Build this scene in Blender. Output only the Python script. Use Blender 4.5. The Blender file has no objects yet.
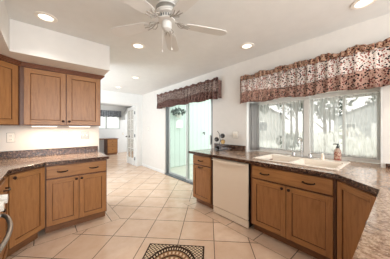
import bpy, bmesh, math, random
from mathutils import Vector, Matrix
random.seed(7)
S = bpy.context.scene
C = S.collection
PI = math.pi

# ------------------------------------------------------------------ camera
cam_d = bpy.data.cameras.new('camera'); cam = bpy.data.objects.new('camera', cam_d); C.objects.link(cam)
cam.location = (0, 0, 1.32); cam.rotation_euler = (PI/2, 0, -math.radians(40.46))
cam_d.sensor_width = 36; cam_d.lens = 178.2/390*36; cam_d.shift_y = -1.5/390
cam_d.clip_start = 0.02; cam_d.clip_end = 300
S.camera = cam
# ------------------------------------------------------------------ world, exposure
S.view_settings.view_transform = 'Standard'; S.view_settings.look = 'None'
S.view_settings.gamma = 1; S.view_settings.use_curve_mapping = False
S.view_settings.exposure = 0.56
W = bpy.data.worlds.new('overcast_sky'); S.world = W; W.use_nodes = True
W.node_tree.nodes['Background'].inputs[0].default_value = (1.0, 0.985, 0.96, 1)
W.node_tree.nodes['Background'].inputs[1].default_value = 1.6

def area(name, loc, rot, sx, sy, power, col=(1, 1, 1)):
    l = bpy.data.lights.new(name, 'AREA'); l.shape = 'RECTANGLE'; l.size = sx; l.size_y = sy
    l.energy = power; l.color = col
    o = bpy.data.objects.new(name, l); C.objects.link(o); o.location = loc; o.rotation_euler = rot
    return o
# added soft fill behind the camera, lifting the kitchen's ambient light
area('rear_ambient_fill', (0.9, -3.3, 1.45), (PI/2, 0, 0), 3.2, 1.9, 118, (0.90, 0.96, 1.0))
# added unseen fill that brightens the breakfast nook from the left
area('nook_fill', (-0.8, 4.75, 1.45), (0, -PI/2, 0), 1.5, 1.8, 48, (0.82, 0.92, 1.0))
# added unseen fill that keeps the far room bright
area('far_room_fill', (4.9, 8.0, 1.5), (0, PI/2, 0), 1.6, 2.6, 46, (0.88, 0.95, 1.0))

# ------------------------------------------------------------------ materials
class NT:
    """tiny helper for node maths"""
    def __init__(s, name, rough=0.5, spec=0.5, metal=0.0, col=(.8, .8, .8)):
        m = bpy.data.materials.new(name); m.use_nodes = True
        s.m = m; s.t = m.node_tree; s.b = s.t.nodes['Principled BSDF']
        s.b.inputs['Roughness'].default_value = rough; s.b.inputs['Metallic'].default_value = metal
        s.b.inputs['Specular IOR Level'].default_value = spec
        s.b.inputs['Base Color'].default_value = (*col, 1)
        s._tc = None
    def n(s, k, **kw):
        nd = s.t.nodes.new(k)
        for a, v in kw.items(): setattr(nd, a, v)
        return nd
    def link(s, a, b): s.t.links.new(a, b)
    def co(s):
        if not s._tc: s._tc = s.n('ShaderNodeTexCoord')
        return s._tc.outputs['Object']
    def xyz(s, v=None):
        x = s.n('ShaderNodeSeparateXYZ'); s.link(v or s.co(), x.inputs[0]); return x.outputs
    def M(s, op, a, b=None, c=None):
        nd = s.n('ShaderNodeMath', operation=op)
        for i, v in enumerate((a, b, c)):
            if v is None: continue
            if isinstance(v, (int, float)): nd.inputs[i].default_value = v
            else: s.link(v, nd.inputs[i])
        return nd.outputs[0]
    def mapped(s, scale=(1, 1, 1), rot=(0, 0, 0)):
        mp = s.n('ShaderNodeMapping'); mp.inputs['Scale'].default_value = scale; mp.inputs['Rotation'].default_value = rot
        s.link(s.co(), mp.inputs[0]); return mp.outputs[0]
    def noise(s, scale, detail=3, v=None, rough=.5, dist=0):
        nd = s.n('ShaderNodeTexNoise'); nd.inputs['Scale'].default_value = scale
        nd.inputs['Detail'].default_value = detail; nd.inputs['Roughness'].default_value = rough
        nd.inputs['Distortion'].default_value = dist
        s.link(v or s.co(), nd.inputs['Vector']); return nd.outputs['Fac']
    def voro(s, scale, v=None, feat='F1'):
        nd = s.n('ShaderNodeTexVoronoi', feature=feat); nd.inputs['Scale'].default_value = scale
        s.link(v or s.co(), nd.inputs['Vector']); return nd
    def ramp(s, fac, stops, interp='LINEAR'):
        nd = s.n('ShaderNodeValToRGB'); nd.color_ramp.interpolation = interp
        e = nd.color_ramp.elements
        while len(e) > 1: e.remove(e[-1])
        e[0].position = stops[0][0]; e[0].color = (*stops[0][1], 1)
        for p, c in stops[1:]:
            x = e.new(p); x.color = (*c, 1)
        s.link(fac, nd.inputs[0]); return nd.outputs[0]
    def mix(s, f, a, b, mode='MIX'):
        nd = s.n('ShaderNodeMix', data_type='RGBA', blend_type=mode)
        if isinstance(f, (int, float)): nd.inputs[0].default_value = f
        else: s.link(f, nd.inputs[0])
        for i, v in ((6, a), (7, b)):
            if isinstance(v, tuple): nd.inputs[i].default_value = (*v, 1)
            else: s.link(v, nd.inputs[i])
        return nd.outputs[2]
    def color(s, c): s.link(c, s.b.inputs['Base Color']); return s
    def bump(s, h, strength=.3, dist=.01):
        nd = s.n('ShaderNodeBump'); nd.inputs['Strength'].default_value = strength; nd.inputs['Distance'].default_value = dist
        s.link(h, nd.inputs['Height']); s.link(nd.outputs[0], s.b.inputs['Normal']); return s

def lin(r, g, b):
    f = lambda c: (c/255/12.92) if c/255 <= .04045 else ((c/255+.055)/1.055)**2.4
    return (f(r), f(g), f(b))

def paint(name, col, rough=.55, bump=.06, var=.04, sc=9, spec=.3):
    t = NT(name, rough, spec)
    nz = t.noise(sc, 3); c2 = tuple(max(0, x*(1-var*2)) for x in col)
    t.color(t.mix(nz, c2, col)); t.bump(t.noise(160, 2), bump, .003); return t.m

M = {}
M['wall'] = paint('cream_wall_paint', lin(234, 229, 223))
M['wall_white'] = paint('white_wall_paint', lin(240, 240, 238))
M['ceiling'] = paint('ceiling_paint', lin(238, 238, 236), .8, .12)
M['trim'] = paint('white_trim_paint', lin(240, 239, 236), .35, .02)
M['white_plastic'] = paint('white_plastic', lin(244, 238, 228), .3, .0, .01)
M['fan_white'] = paint('fan_white_enamel', lin(228, 226, 222), .6, .0, .02)
M['cream'] = paint('cream_enamel', lin(240, 223, 203), .28, .0, .01, spec=.5)
M['sink'] = paint('sink_composite', lin(238, 226, 212), .22, .0, .02, spec=.5)
M['dark'] = paint('black_enamel', lin(22, 20, 20), .3, .0, .01, spec=.5)
M['bronze'] = NT('dark_bronze', .35, .5, .7, lin(52, 36, 30)).m
M['chrome'] = NT('brushed_steel', .25, .5, 1.0, lin(200, 200, 200)).m
M['steel_dark'] = NT('satin_steel', .38, .5, .8, lin(150, 144, 138)).m
M['alu'] = NT('aluminium_frame', .4, .5, .2, lin(196, 200, 198)).m
M['alu_dark'] = NT('dark_aluminium_frame', .45, .5, .4, lin(118, 122, 124)).m
M['grey_plate'] = NT('grey_metal_plate', .35, .5, .6, lin(150, 148, 142)).m
M['iron'] = paint('aged_grey_enamel', lin(186, 180, 172), .5, .0, .1)
M['cork'] = paint('gold_foil', lin(196, 160, 105), .4, .0, .1)
M['bottle'] = NT('dark_bottle_glass', .08, .6, 0, lin(22, 18, 20)).m

def wood(name, base, dark, vertical=True):
    t = NT(name, .34, .4)
    v = t.mapped((7, 7, .9) if vertical else (.9, 7, 7))
    g = t.noise(6, 6, v, .6, .6)
    fine = t.noise(22, 3, v, .6)
    c = t.ramp(g, [(.3, dark), (.5, base), (.72, tuple(min(1, x*1.18) for x in base))])
    c = t.mix(t.M('MULTIPLY', fine, .35), c, tuple(x*.72 for x in base))
    t.color(c); t.bump(fine, .06, .002); return t.m
M['wood'] = wood('maple_wood', lin(168, 117, 72), lin(148, 99, 58))
M['wood_h'] = wood('maple_wood_horizontal', lin(170, 119, 72), lin(148, 99, 58), False)
M['wood_glaze'] = paint('dark_glaze', lin(104, 62, 38), .4, .0, .1)
M['wood_dark'] = wood('dark_carcass_wood', lin(112, 72, 48), lin(92, 56, 38))  # darker than the doors so the gaps around them stand out
M['wood_crown'] = wood('crown_wood', lin(128, 80, 54), lin(98, 58, 38), False)
M['wood_toe'] = wood('toe_kick_wood', lin(134, 90, 58), lin(106, 70, 46), False)

# granite
t = NT('brown_granite', .14, .6)
v = t.voro(75, t.mapped((1, 1, 1)))
n1 = t.noise(13, 6, None, .75, 1.2)
n2 = t.noise(55, 4, None, .7)
base = t.ramp(n1, [(.34, lin(92, 62, 46)), (.45, lin(156, 120, 92)), (.54, lin(214, 188, 160)), (.66, lin(150, 116, 90))])
sp = t.ramp(n2, [(.36, (0.03, .016, .011)), (.46, (.27, .16, .10)), (.58, (.56, .41, .31))])
c = t.mix(.5, base, sp)
c = t.mix(t.M('LESS_THAN', v.outputs['Distance'], .17), c, lin(205, 184, 165))
c = t.mix(1.0, c, (.80, .77, .75), 'MULTIPLY'); t.color(c); M['granite'] = t.m
t = NT('brown_granite_edge', .2, .5)
n2 = t.noise(46, 6, None, .8)
t.color(t.ramp(n2, [(.42, lin(30, 18, 15)), (.50, lin(74, 48, 37)), (.58, lin(112, 82, 64)), (.65, lin(176, 148, 124)), (.76, lin(60, 40, 34))]))
M['granite_edge'] = t.m

# floor tiles: 45-degree field, straight border strips along the cabinets
t = NT('beige_floor_tiles', .2, .5)
X, Y, Z = t.xyz()
P = .41; G = .0042
dx = t.M('SUBTRACT', X, 1.231); dy = t.M('SUBTRACT', Y, 2.311)
a = t.M('DIVIDE', t.M('ADD', dx, dy), math.sqrt(2)*P); b = t.M('DIVIDE', t.M('SUBTRACT', dx, dy), math.sqrt(2)*P)
def gd(q, p=1.0):      # distance to the nearest whole number, in metres
    f = t.M('FRACT', q); return t.M('MULTIPLY', t.M('MINIMUM', f, t.M('SUBTRACT', 1.0, f)), p)
diag = t.M('MINIMUM', gd(a, P), gd(b, P))
rightm = t.M('MULTIPLY', t.M('GREATER_THAN', X, 1.88), t.M('LESS_THAN', Y, 2.5))
leftm = t.M('MULTIPLY', t.M('LESS_THAN', X, .86), t.M('MULTIPLY', t.M('GREATER_THAN', Y, 2.686), t.M('LESS_THAN', Y, 3.55)))
rj = gd(t.M('DIVIDE', t.M('SUBTRACT', Y, 1.15), .41), .41)
lj = gd(t.M('DIVIDE', t.M('SUBTRACT', X, .33), .41), .41)
inb = t.M('MAXIMUM', rightm, leftm)
d = t.M('ADD', t.M('MULTIPLY', diag, t.M('SUBTRACT', 1.0, inb)), t.M('ADD', t.M('MULTIPLY', rj, rightm), t.M('MULTIPLY', lj, leftm)))
e1 = t.M('ADD', t.M('ABSOLUTE', t.M('SUBTRACT', X, 1.88)), t.M('MULTIPLY', t.M('GREATER_THAN', Y, 2.5), 9))
e2 = t.M('ADD', t.M('ABSOLUTE', t.M('SUBTRACT', Y, 2.686)), t.M('MULTIPLY', t.M('GREATER_THAN', X, .86), 9))
e3 = t.M('ADD', t.M('ABSOLUTE', t.M('SUBTRACT', X, .86)), t.M('MULTIPLY', t.M('LESS_THAN', Y, 2.686), 9))
e3 = t.M('ADD', e3, t.M('MULTIPLY', t.M('GREATER_THAN', Y, 3.55), 9))
d = t.M('MINIMUM', d, t.M('ADD', t.M('MINIMUM', e1, t.M('MINIMUM', e2, e3)), .0018))
g = t.M('LESS_THAN', d, G)
wn = t.n('ShaderNodeTexWhiteNoise', noise_dimensions='2D')
cmb = t.n('ShaderNodeCombineXYZ'); t.link(t.M('FLOOR', a), cmb.inputs[0]); t.link(t.M('FLOOR', b), cmb.inputs[1]); t.link(cmb.outputs[0], wn.inputs['Vector'])
tile = t.mix(wn.outputs['Value'], lin(226, 197, 172), lin(233, 207, 184))
tile = t.mix(t.ramp(t.noise(5, 5, None, .6), [(.35, (0, 0, 0)), (.75, (1, 1, 1))]), tile, lin(216, 182, 155))
t.color(t.mix(g, tile, lin(100, 80, 66)))
t.link(t.M('ADD', t.M('MULTIPLY', g, .5), .22), t.b.inputs['Roughness'])
hgt = t.M('SUBTRACT', 1.0, t.M('SMOOTH_MAX', g, 0.0, .1)); t.bump(hgt, .35, .004)
M['floor'] = t.m

# leopard-print cloth
def leopard(name, ground, blot, edge, scale=33, wash=None):
    t = NT(name, .85, .1)
    v1 = t.voro(scale); dd = v1.outputs['Distance']
    sep = t.n('ShaderNodeSeparateColor'); t.link(v1.outputs['Color'], sep.inputs[0])
    spot = t.mix(t.M('GREATER_THAN', sep.outputs[0], .48), edge, blot)
    c = t.mix(t.M('LESS_THAN', dd, .44), ground, spot)
    v2 = t.voro(scale*1.7, t.mapped((1, 1, 1), (.4, .3, .2)))
    c = t.mix(t.M('LESS_THAN', v2.outputs['Distance'], .24), c, edge)
    if wash: c = t.mix(wash[0], c, wash[1])
    t.color(c); t.b.inputs['Sheen Weight'].default_value = .2
    return t.m
M['leo_light'] = leopard('leopard_print_cream', lin(206, 194, 186), lin(138, 74, 64), lin(34, 24, 26), 50)
M['leo_dark'] = leopard('leopard_print_rust', lin(158, 126, 112), lin(96, 42, 36), lin(26, 16, 16), 50)
M['leo_head'] = leopard('leopard_print_heading', lin(172, 138, 116), lin(104, 52, 40), lin(34, 20, 18), 50)
M['leo_door'] = leopard('leopard_print_umber', lin(160, 142, 134), lin(82, 50, 46), lin(34, 24, 26), 44)
M['leo_door_low'] = leopard('leopard_print_umber_border', lin(126, 98, 90), lin(76, 36, 34), lin(34, 20, 22), 44)

# sheers and glass
def sheer(name, col, trans):
    t = NT(name, .9, 0, 0, col)
    tr = t.n('ShaderNodeBsdfTransparent'); tl = t.n('ShaderNodeBsdfTranslucent'); tl.inputs[0].default_value = (*col, 1)
    mx = t.n('ShaderNodeMixShader'); mx2 = t.n('ShaderNodeMixShader')
    t.link(t.b.outputs[0], mx2.inputs[1]); t.link(tl.outputs[0], mx2.inputs[2]); mx2.inputs[0].default_value = .6
    t.link(mx2.outputs[0], mx.inputs[1]); t.link(tr.outputs[0], mx.inputs[2])
    wv = t.noise(260, 1); t.link(t.M('ADD', t.M('MULTIPLY', wv, .12), trans-.06), mx.inputs[0])
    t.link(mx.outputs[0], t.t.nodes['Material Output'].inputs[0]); return t.m
M['sheer'] = sheer('white_sheer', (.92, .92, .90), .6)
M['drape'] = sheer('grey_drape', lin(196, 194, 192), .05)
def glass(name, tint):
    t = NT(name, .02, .5)
    tr = t.n('ShaderNodeBsdfTransparent'); tr.inputs[0].default_value = (*tint, 1)
    gl = t.n('ShaderNodeBsdfGlossy'); gl.inputs['Roughness'].default_value = .02
    fr = t.n('ShaderNodeLayerWeight'); fr.inputs[0].default_value = .5
    wob = t.M('MULTIPLY', t.noise(2, 1), .02)
    mx = t.n('ShaderNodeMixShader'); t.link(t.M('ADD', t.M('MULTIPLY', t.M('POWER', fr.outputs['Facing'], 5), .6), t.M('ADD', wob, .03)), mx.inputs[0])
    t.link(tr.outputs[0], mx.inputs[1]); t.link(gl.outputs[0], mx.inputs[2])
    t.link(mx.outputs[0], t.t.nodes['Material Output'].inputs[0]); return t.m
M['glass'] = glass('window_glass', (.95, .96, .95))
M['glass_door'] = glass('dimmed_door_glass', (.82, .80, .77))  # grey tint put in to dim the bright room behind the panes
M['glass_green'] = glass('green_tinted_glass', (.91, .97, .945))

def emit(name, col, st):
    t = NT(name, .5); t.b.inputs['Emission Color'].default_value = (*col, 1); t.b.inputs['Emission Strength'].default_value = st
    return t.m
M['bulb'] = emit('lit_bulb', (1, .93, .82), 1.6)

# ------------------------------------------------------------------ mesh helpers
def box(bm, x0, y0, z0, x1, y1, z1, mi=0):
    vs = [bm.verts.new(p) for p in ((x0,y0,z0),(x1,y0,z0),(x1,y1,z0),(x0,y1,z0),(x0,y0,z1),(x1,y0,z1),(x1,y1,z1),(x0,y1,z1))]
    for f in ((3,2,1,0),(4,5,6,7),(0,1,5,4),(1,2,6,5),(2,3,7,6),(3,0,4,7)):
        bm.faces.new([vs[i] for i in f]).material_index = mi
def prism(bm, pts, z0, z1, mi=0, side=None):
    a = [bm.verts.new((x, y, z0)) for x, y in pts]; b = [bm.verts.new((x, y, z1)) for x, y in pts]
    n = len(pts)
    bm.faces.new(a[::-1]).material_index = mi; bm.faces.new(b).material_index = mi
    for i in range(n):
        bm.faces.new([a[i], a[(i+1) % n], b[(i+1) % n], b[i]]).material_index = mi if side is None else side
def lathe(bm, prof, n=24, c=(0, 0), axis='z', mi=0, arc=None):
    """prof = [(r, h), ...] around the axis through c"""
    rings = []
    for r, h in prof:
        ring = []
        for i in range(n):
            a = 2*PI*i/n; p, q = r*math.cos(a), r*math.sin(a)
            if axis == 'z': co = (c[0]+p, c[1]+q, h)
            elif axis == 'x': co = (h, c[0]+p, c[1]+q)
            else: co = (c[0]+p, h, c[1]+q)
            ring.append(bm.verts.new(co))
        rings.append(ring)
    for k in range(len(rings)-1):
        for i in range(n):
            bm.faces.new([rings[k][i], rings[k][(i+1) % n], rings[k+1][(i+1) % n], rings[k+1][i]]).material_index = mi
    for ring in (rings[0], rings[-1]):
        try: bm.faces.new(ring).material_index = mi
        except ValueError: pass
def tube(bm, pts, r, n=10, mi=0):
    pts = [Vector(p) for p in pts]; rings = []
    up = Vector((0, 0, 1))
    for i, p in enumerate(pts):
        d = (pts[min(i+1, len(pts)-1)] - pts[max(i-1, 0)]).normalized()
        s = d.cross(up)
        if s.length < .05: s = d.cross(Vector((1, 0, 0)))
        s.normalize(); u = s.cross(d)
        rr = r[i] if isinstance(r, (list, tuple)) else r
        rings.append([bm.verts.new(p + (s*math.cos(2*PI*k/n)+u*math.sin(2*PI*k/n))*rr) for k in range(n)])
    for k in range(len(rings)-1):
        for i in range(n):
            bm.faces.new([rings[k][i], rings[k][(i+1) % n], rings[k+1][(i+1) % n], rings[k+1][i]]).material_index = mi
    bm.faces.new(rings[0]).material_index = mi; bm.faces.new(rings[-1]).material_index = mi
def obj(name, bm, mats, parent=None, bevel=0, smooth=False, loc=None, rot=None, seg=2):
    bmesh.ops.recalc_face_normals(bm, faces=bm.faces)
    me = bpy.data.meshes.new(name); bm.to_mesh(me); bm.free()
    for m in (mats if isinstance(mats, (list, tuple)) else [mats]): me.materials.append(M[m] if isinstance(m, str) else m)
    o = bpy.data.objects.new(name, me); C.objects.link(o)
    if parent: o.parent = parent
    if loc: o.location = loc
    if rot: o.rotation_euler = rot
    if smooth:
        for p in me.polygons: p.use_smooth = True
        me.set_sharp_from_angle(angle=math.radians(38))
    if bevel:
        b = o.modifiers.new('bevel', 'BEVEL'); b.width = bevel; b.segments = seg; b.limit_method = 'ANGLE'
    return o
def B(*boxes):
    bm = bmesh.new()
    for b in boxes: box(bm, *b)
    return bm
def thing(name, label, cat, loc=(0, 0, 0), rotz=0, group=None):
    o = bpy.data.objects.new(name, None); C.objects.link(o)
    o.location = loc; o.rotation_euler = (0, 0, rotz); o['label'] = label; o['category'] = cat
    o.empty_display_size = .1
    if group: o['group'] = group
    return o
def tag(o, label, cat, group=None, kind=None):
    o['label'] = label; o['category'] = cat
    if group: o['group'] = group
    if kind: o['kind'] = kind
    return o
def struct(name, bm, mats, label, cat='room', parent=None, bevel=0, smooth=False):
    o = obj(name, bm, mats, parent, bevel, smooth)
    if not parent: tag(o, label, cat, kind='structure')
    return o
def dup(root, loc, rotz=None, label=None, group=None):
    r = root.copy(); C.objects.link(r); r.location = loc
    if rotz is not None: r.rotation_euler = (0, 0, rotz)
    if label: r['label'] = label
    if group: r['group'] = group
    for ch in list(root.children):
        c = ch.copy(); C.objects.link(c); c.parent = r
        for g in ch.children:
            d = g.copy(); C.objects.link(d); d.parent = c
    return r

# ------------------------------------------------------------------ room shell
H = 2.48; XW = 2.66; YF = 5.98; XL = -.94; YK = 3.43
struct('floor', B((-1.0, -3.6, -.05, 2.74, 10.1, 0), (2.74, 6.05, -.05, 5.1, 10.1, 0)), 'floor', 'polished beige ceramic floor tiles laid diagonally with dark grout', 'floor')
struct('ceiling', B((-1.0, -3.6, H, 2.8, 6.1, H+.1)), 'ceiling', 'flat pale grey kitchen ceiling with recessed lights', 'ceiling')
struct('ceiling_far_room', B((.3, 6.1, H, 5.1, 10.1, H+.1)), 'wall_white', 'white ceiling of the room beyond the doorway', 'ceiling')
struct('wall_right', B((XW, 2.58-.02, 2.06, XW+.14, 4.43, H), (XW, 4.43, 0, XW+.14, YF+.1, H), (XW, 2.12, 0, XW+.14, 2.56, H),
    (XW, 1.76, 0, XW+.32, 2.12, H), (XW, .14, 1.79, XW+.32, 1.76, H), (XW, .14, 0, XW+.32, 1.76, .865), (XW, -3.6, 0, XW+.32, .14, H)),
    'wall', 'cream right-hand wall holding the sliding door and the kitchen window', 'wall')
struct('wall_far', B((-1.0, YF, 0, .92, YF+.1, H), (.92, YF, 2.10, 2.46, YF+.1, H), (2.46, YF, 0, XW, YF+.1, H)), 'wall_white', 'white far wall around the open doorway', 'wall')
struct('wall_left', B((XL, YK, 0, .74, YK+.12, H)), 'wall', 'cream wall behind the left-hand cabinets ending in a corner', 'wall')
struct('wall_side', B((XL-.1, -3.6, 0, XL, YF, H)), 'wall', 'cream wall behind the oven at the left edge', 'wall')
struct('wall_back', B((XL, -3.7, 0, XW, -3.6, H)), 'wall', 'cream wall behind the viewer', 'wall')
struct('wall_far_room', B((.3, 9.98, 0, 1.42, 10.1, H), (1.42, 9.98, 0, 3.18, 10.1, 1.26), (1.42, 9.98, 2.16, 3.18, 10.1, H), (3.18, 9.98, 0, 5.1, 10.1, H),
    (5.0, 6.08, 0, 5.1, 9.98, H), (.3, 6.08, 0, .4, 9.98, H), (2.8, 6.0, 0, 5.1, 6.08, H)), 'wall_white', 'white walls of the room beyond the doorway', 'wall')
# soffit above the left cabinets
bm = bmesh.new(); prism(bm, [(XL, YK), (XL, .3), (-.27, .3), (-.27, 2.715), (.72, 2.715), (.72, YK)][::-1], 2.137, H)
struct('ceiling_soffit', bm, 'wall', 'cream boxed soffit above the left-hand wall cabinets', 'soffit')
# baseboards
struct('baseboard_right', B((XW-.014, 4.46, 0, XW, YF, .085)), 'trim', 'white baseboard on the right wall beyond the sliding door', 'baseboard', bevel=.003)
struct('baseboard_far', B((2.55, YF-.014, 0, XW-.014, YF, .085)), 'trim', 'short white baseboard beside the open french door', 'baseboard', bevel=.003)
struct('baseboard_far_room', B((.4, 9.966, 0, 5.0, 9.98, .085)), 'trim', 'white baseboard in the far room', 'baseboard', bevel=.003)
# casing of the doorway
struct('trim_1', B((2.46, YF-.018, 0, 2.53, YF, 2.17), (.85, YF-.018, 0, .92, YF, 2.17), (.92, YF-.018, 2.10, 2.46, YF, 2.17), (2.445, YF, 0, 2.46, YF+.1, 2.10), (.92, YF, 2.085, 2.445, YF+.1, 2.10)),
    'trim', 'white casing around the doorway in the far wall', 'door casing', bevel=.004)

# ------------------------------------------------------------------ window above the sink, in its recess
XG = 2.95
w = struct('window_1', B((XG-.02, .16, 1.735, XG+.03, 1.745, 1.785), (XG-.02, .16, .912, XG+.03, 1.745, .955), (XG-.02, 1.72, .955, XG+.03, 1.75, 1.735), (XG-.02, .15, .955, XG+.03, .175, 1.735),
    (XG-.05, .875, .912, XG+.03, .95, 1.785)), 'trim', 'long white-framed kitchen window behind the sink', 'window', bevel=.003)
def sash(y0, y1, x, parent):
    o = obj('sash_frame', B((x, y0, .957, x+.022, y0+.03, 1.73), (x, y1-.03, .957, x+.022, y1, 1.73), (x, y0+.03, .957, x+.022, y1-.03, .985), (x, y0+.03, 1.70, x+.022, y1-.03, 1.73)), 'alu', parent, .002)
    obj('window_pane', B((x+.009, y0+.03, .985, x+.013, y1-.03, 1.70)), 'glass', o)
sash(.95, 1.27, XG-.018, w); sash(1.24, 1.72, XG+.005, w); sash(.175, .515, XG-.018, w); sash(.485, .875, XG+.005, w)
obj('latch', B((XG-.034, .455, 1.22, XG-.018, .47, 1.30)), 'white_plastic', w, .003)
struct('trim_2', B((XW+.001, .1405, .911, XG+.03, .155, 1.785), (XW+.001, 1.748, .911, XG+.03, 1.7595, 1.785), (XW+.001, .155, 1.787, XG+.03, 1.748, 1.7899)), 'trim', 'white lining of the window recess', 'window lining')

# gathered cloth: grid swept along Y
def cloth(name, y0, y1, z0, z1, x0, mats, parent=None, amp=.02, pitch=.09, rows=10, th=.003, x1=None, seed=0, low_amp=None, zt=None, zb=None, jit=.25):
    rnd = random.Random(seed); n = max(8, int(abs(y1-y0)/pitch*9)); bm = bmesh.new(); g = []
    ph = [0]; 
    for i in range(n): ph.append(ph[-1] + 2*PI*abs(y1-y0)/n/pitch*(1+rnd.uniform(-jit, jit)*3*math.sin(i*.07+seed)))
    ph2 = rnd.uniform(0, 6)
    for j in range(rows+1):
        f = j/rows; row = []
        for i in range(n+1):
            s = i/n; y = y0+(y1-y0)*s; xx = x0+((x1 if x1 is not None else x0)-x0)*s
            A = amp + ((low_amp if low_amp is not None else amp)-amp)*(1-f)
            a = A*(math.sin(ph[i])+.35*math.sin(ph[i]*1.9+ph2+f*.8))
            b = z0+(zb(y) if zb else 0); tt = z1+(zt(y) if zt else 0)
            row.append(bm.verts.new((xx+a, y+A*.35*math.cos(ph[i]*.5+f), b+(tt-b)*f)))
        g.append(row)
    for j in range(rows):
        for i in range(n):
            bm.faces.new((g[j][i], g[j][i+1], g[j+1][i+1], g[j+1][i]))
    o = obj(name, bm, mats, parent)
    for p in o.data.polygons: p.use_smooth = True
    if th:
        m = o.modifiers.new('solid', 'SOLIDIFY'); m.thickness = th; m.offset = 0
    return o
def sheer_panel(y0, y1, label, seed, parent=None):
    o = cloth('sheer_curtain', y0, y1, .975, 1.725, XG-.085, 'sheer', None, .009, .05, 4, 0, seed=seed, jit=.1)
    tag(o, label, 'curtain', 'sheer curtains at the kitchen window'); return o
sheer_panel(1.27, 1.64, 'white sheer curtain at the left end of the kitchen window', 3)
sheer_panel(.97, 1.25, 'white sheer curtain just left of the centre window post', 4)
sheer_panel(.53, .87, 'white sheer curtain just right of the centre window post', 5)
sheer_panel(.19, .50, 'white sheer curtain at the right end of the kitchen window', 6)
r = thing('curtain_rod', 'thin white rod carrying the sheer curtains', 'curtain rod')
bm = bmesh.new(); tube(bm, [(XG-.085, .165, 1.735), (XG-.085, 1.735, 1.735)], .005); obj('rod', bm, 'trim', r)
for y in (.162, 1.738): obj('bracket', B((XG-.095, y-.006, 1.725, XG-.075, y+.006, 1.747)), 'trim', r)
# grey drape gathered at the left side
o = cloth('drape', 1.725, 1.66, .93, 1.75, 2.72, 'drape', None, .012, .02, 8, .002, x1=2.90, seed=8, jit=.05)
tag(o, 'grey pleated drape pulled to the left side of the kitchen window', 'curtain')

# valances
def valance(label, y0, y1, z0, zr, zt, mats, seed, waves=True, x=2.57, border=.17, pitch=.11, am=.008, group='leopard-print valances'):
    v = thing('valance', label, 'valance', (0, 0, 0))
    bump = (lambda y: .012*math.sin(y*23)+.014*abs(math.sin(y*8.5+seed))) if waves else (lambda y: .014*math.sin(y*27))
    hem = lambda y: .012*math.sin(y*11+seed)
    cloth('upper_panel', y0, y1, z0+border*.6, zr, x, mats[0], v, am, pitch, 8, .004, seed=seed, low_amp=am*1.3)
    cloth('lower_border', y0, y1, z0, z0+border, x-.014, mats[1], v, am*1.3, pitch, 6, .005, seed=seed, low_amp=am*1.8, zb=hem, zt=lambda y: .02*math.sin(y*5))
    cloth('heading_ruffle', y0, y1, zr-.012, zt-.02, x-.004, mats[2], v, .014, pitch*.55, 4, .008, seed=seed+1, zt=bump, low_amp=.01)
    bm = bmesh.new(); tube(bm, [(XW, y0+.01, zr-.02), (x+.045, y0+.005, zr-.02), (x+.045, y1-.005, zr-.02), (XW, y1-.01, zr-.02)], .012); obj('rod', bm, 'trim', v, smooth=True)
    for ya in (y0, y1):
        obj('side_return', B((x, ya-.004, z0+.02, XW-.001, ya+.004, zr)), mats[1], v)
    v['group'] = group
    return v
valance('long leopard-print valance above the kitchen window', -.2, 1.82, 1.735, 2.13, 2.205, ('leo_light', 'leo_dark', 'leo_head'), 2)
valance('shorter brown leopard-print valance above the sliding glass door', 2.32, 4.74, 1.885, 2.25, 2.318, ('leo_door', 'leo_door_low', 'leo_door_low'), 5, False, am=.019)

# ------------------------------------------------------------------ sliding glass door
dr = struct('door_1', B((XW+.015, 4.37, 0, XW+.12, 4.425, 2.055), (XW+.015, 2.565, 0, XW+.12, 2.60, 2.055), (XW+.015, 2.60, 2.01, XW+.12, 4.37, 2.055), (XW-.02, 2.565, 0, XW+.12, 4.425, .03)),
    'alu_dark', 'sliding glass patio door with grey metal frame', 'door', bevel=.003)
def slide(y0, y1, x, m):
    o = obj('sliding_panel', B((x, y0, .03, x+.03, y0+.05, 2.01), (x, y1-.05, .03, x+.03, y1, 2.01), (x, y0+.05, .03, x+.03, y1-.05, .08), (x, y0+.05, 1.96, x+.03, y1-.05, 2.01)), m, dr, .003)
    obj('glass_pane', B((x+.012, y0+.05, .08, x+.017, y1-.05, 1.96)), 'glass_green', o); return o
slide(3.44, 4.37, XW+.075, 'alu'); s2 = slide(2.60, 3.50, XW+.035, 'alu')
obj('pull_handle', B((XW+.0, 2.612, .98, XW+.034, 2.634, 1.16), (XW-.004, 2.608, .97, XW+.006, 2.64, 1.17)), 'grey_plate', s2, .003)

# ------------------------------------------------------------------ patio outside
t = NT('painted_siding', .5, .3)
X, Y, Z = t.xyz(); f = t.M('FRACT', t.M('DIVIDE', X, .2)); gr = t.M('LESS_THAN', f, .07)
t.color(t.mix(gr, lin(218, 230, 226), lin(172, 192, 186))); t.bump(t.M('SUBTRACT', 1, gr), .6, .01); M['siding'] = t.m
struct('wall_patio', B((2.82, 5.05, 0, 6.6, 5.15, 3.0)), 'siding', 'pale green vertical board wall of the patio', 'wall')
t = NT('patio_tiles', .5, .3); X, Y, Z = t.xyz()
g = t.M('LESS_THAN', t.M('MINIMUM', t.M('FRACT', t.M('DIVIDE', X, .4)), t.M('FRACT', t.M('DIVIDE', Y, .4))), .03)
t.color(t.mix(g, lin(226, 222, 212), lin(190, 186, 176))); M['patio'] = t.m
struct('patio_floor', B((2.80, 2.1, -.06, 6.6, 5.05, -.02)), 'patio', 'pale tiled patio floor outside the sliding door', 'floor')
sc_ = thing('window_reflection', 'small glowing white panel imitating a window reflection on the patio wall', 'lamp', (3.56, 5.05, 1.32))  # glowing framed panel made up to imitate a reflected window
obj('back_plate', B((-.1, -.012, 0, .1, 0, .30)), 'trim', sc_, .003)
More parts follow.
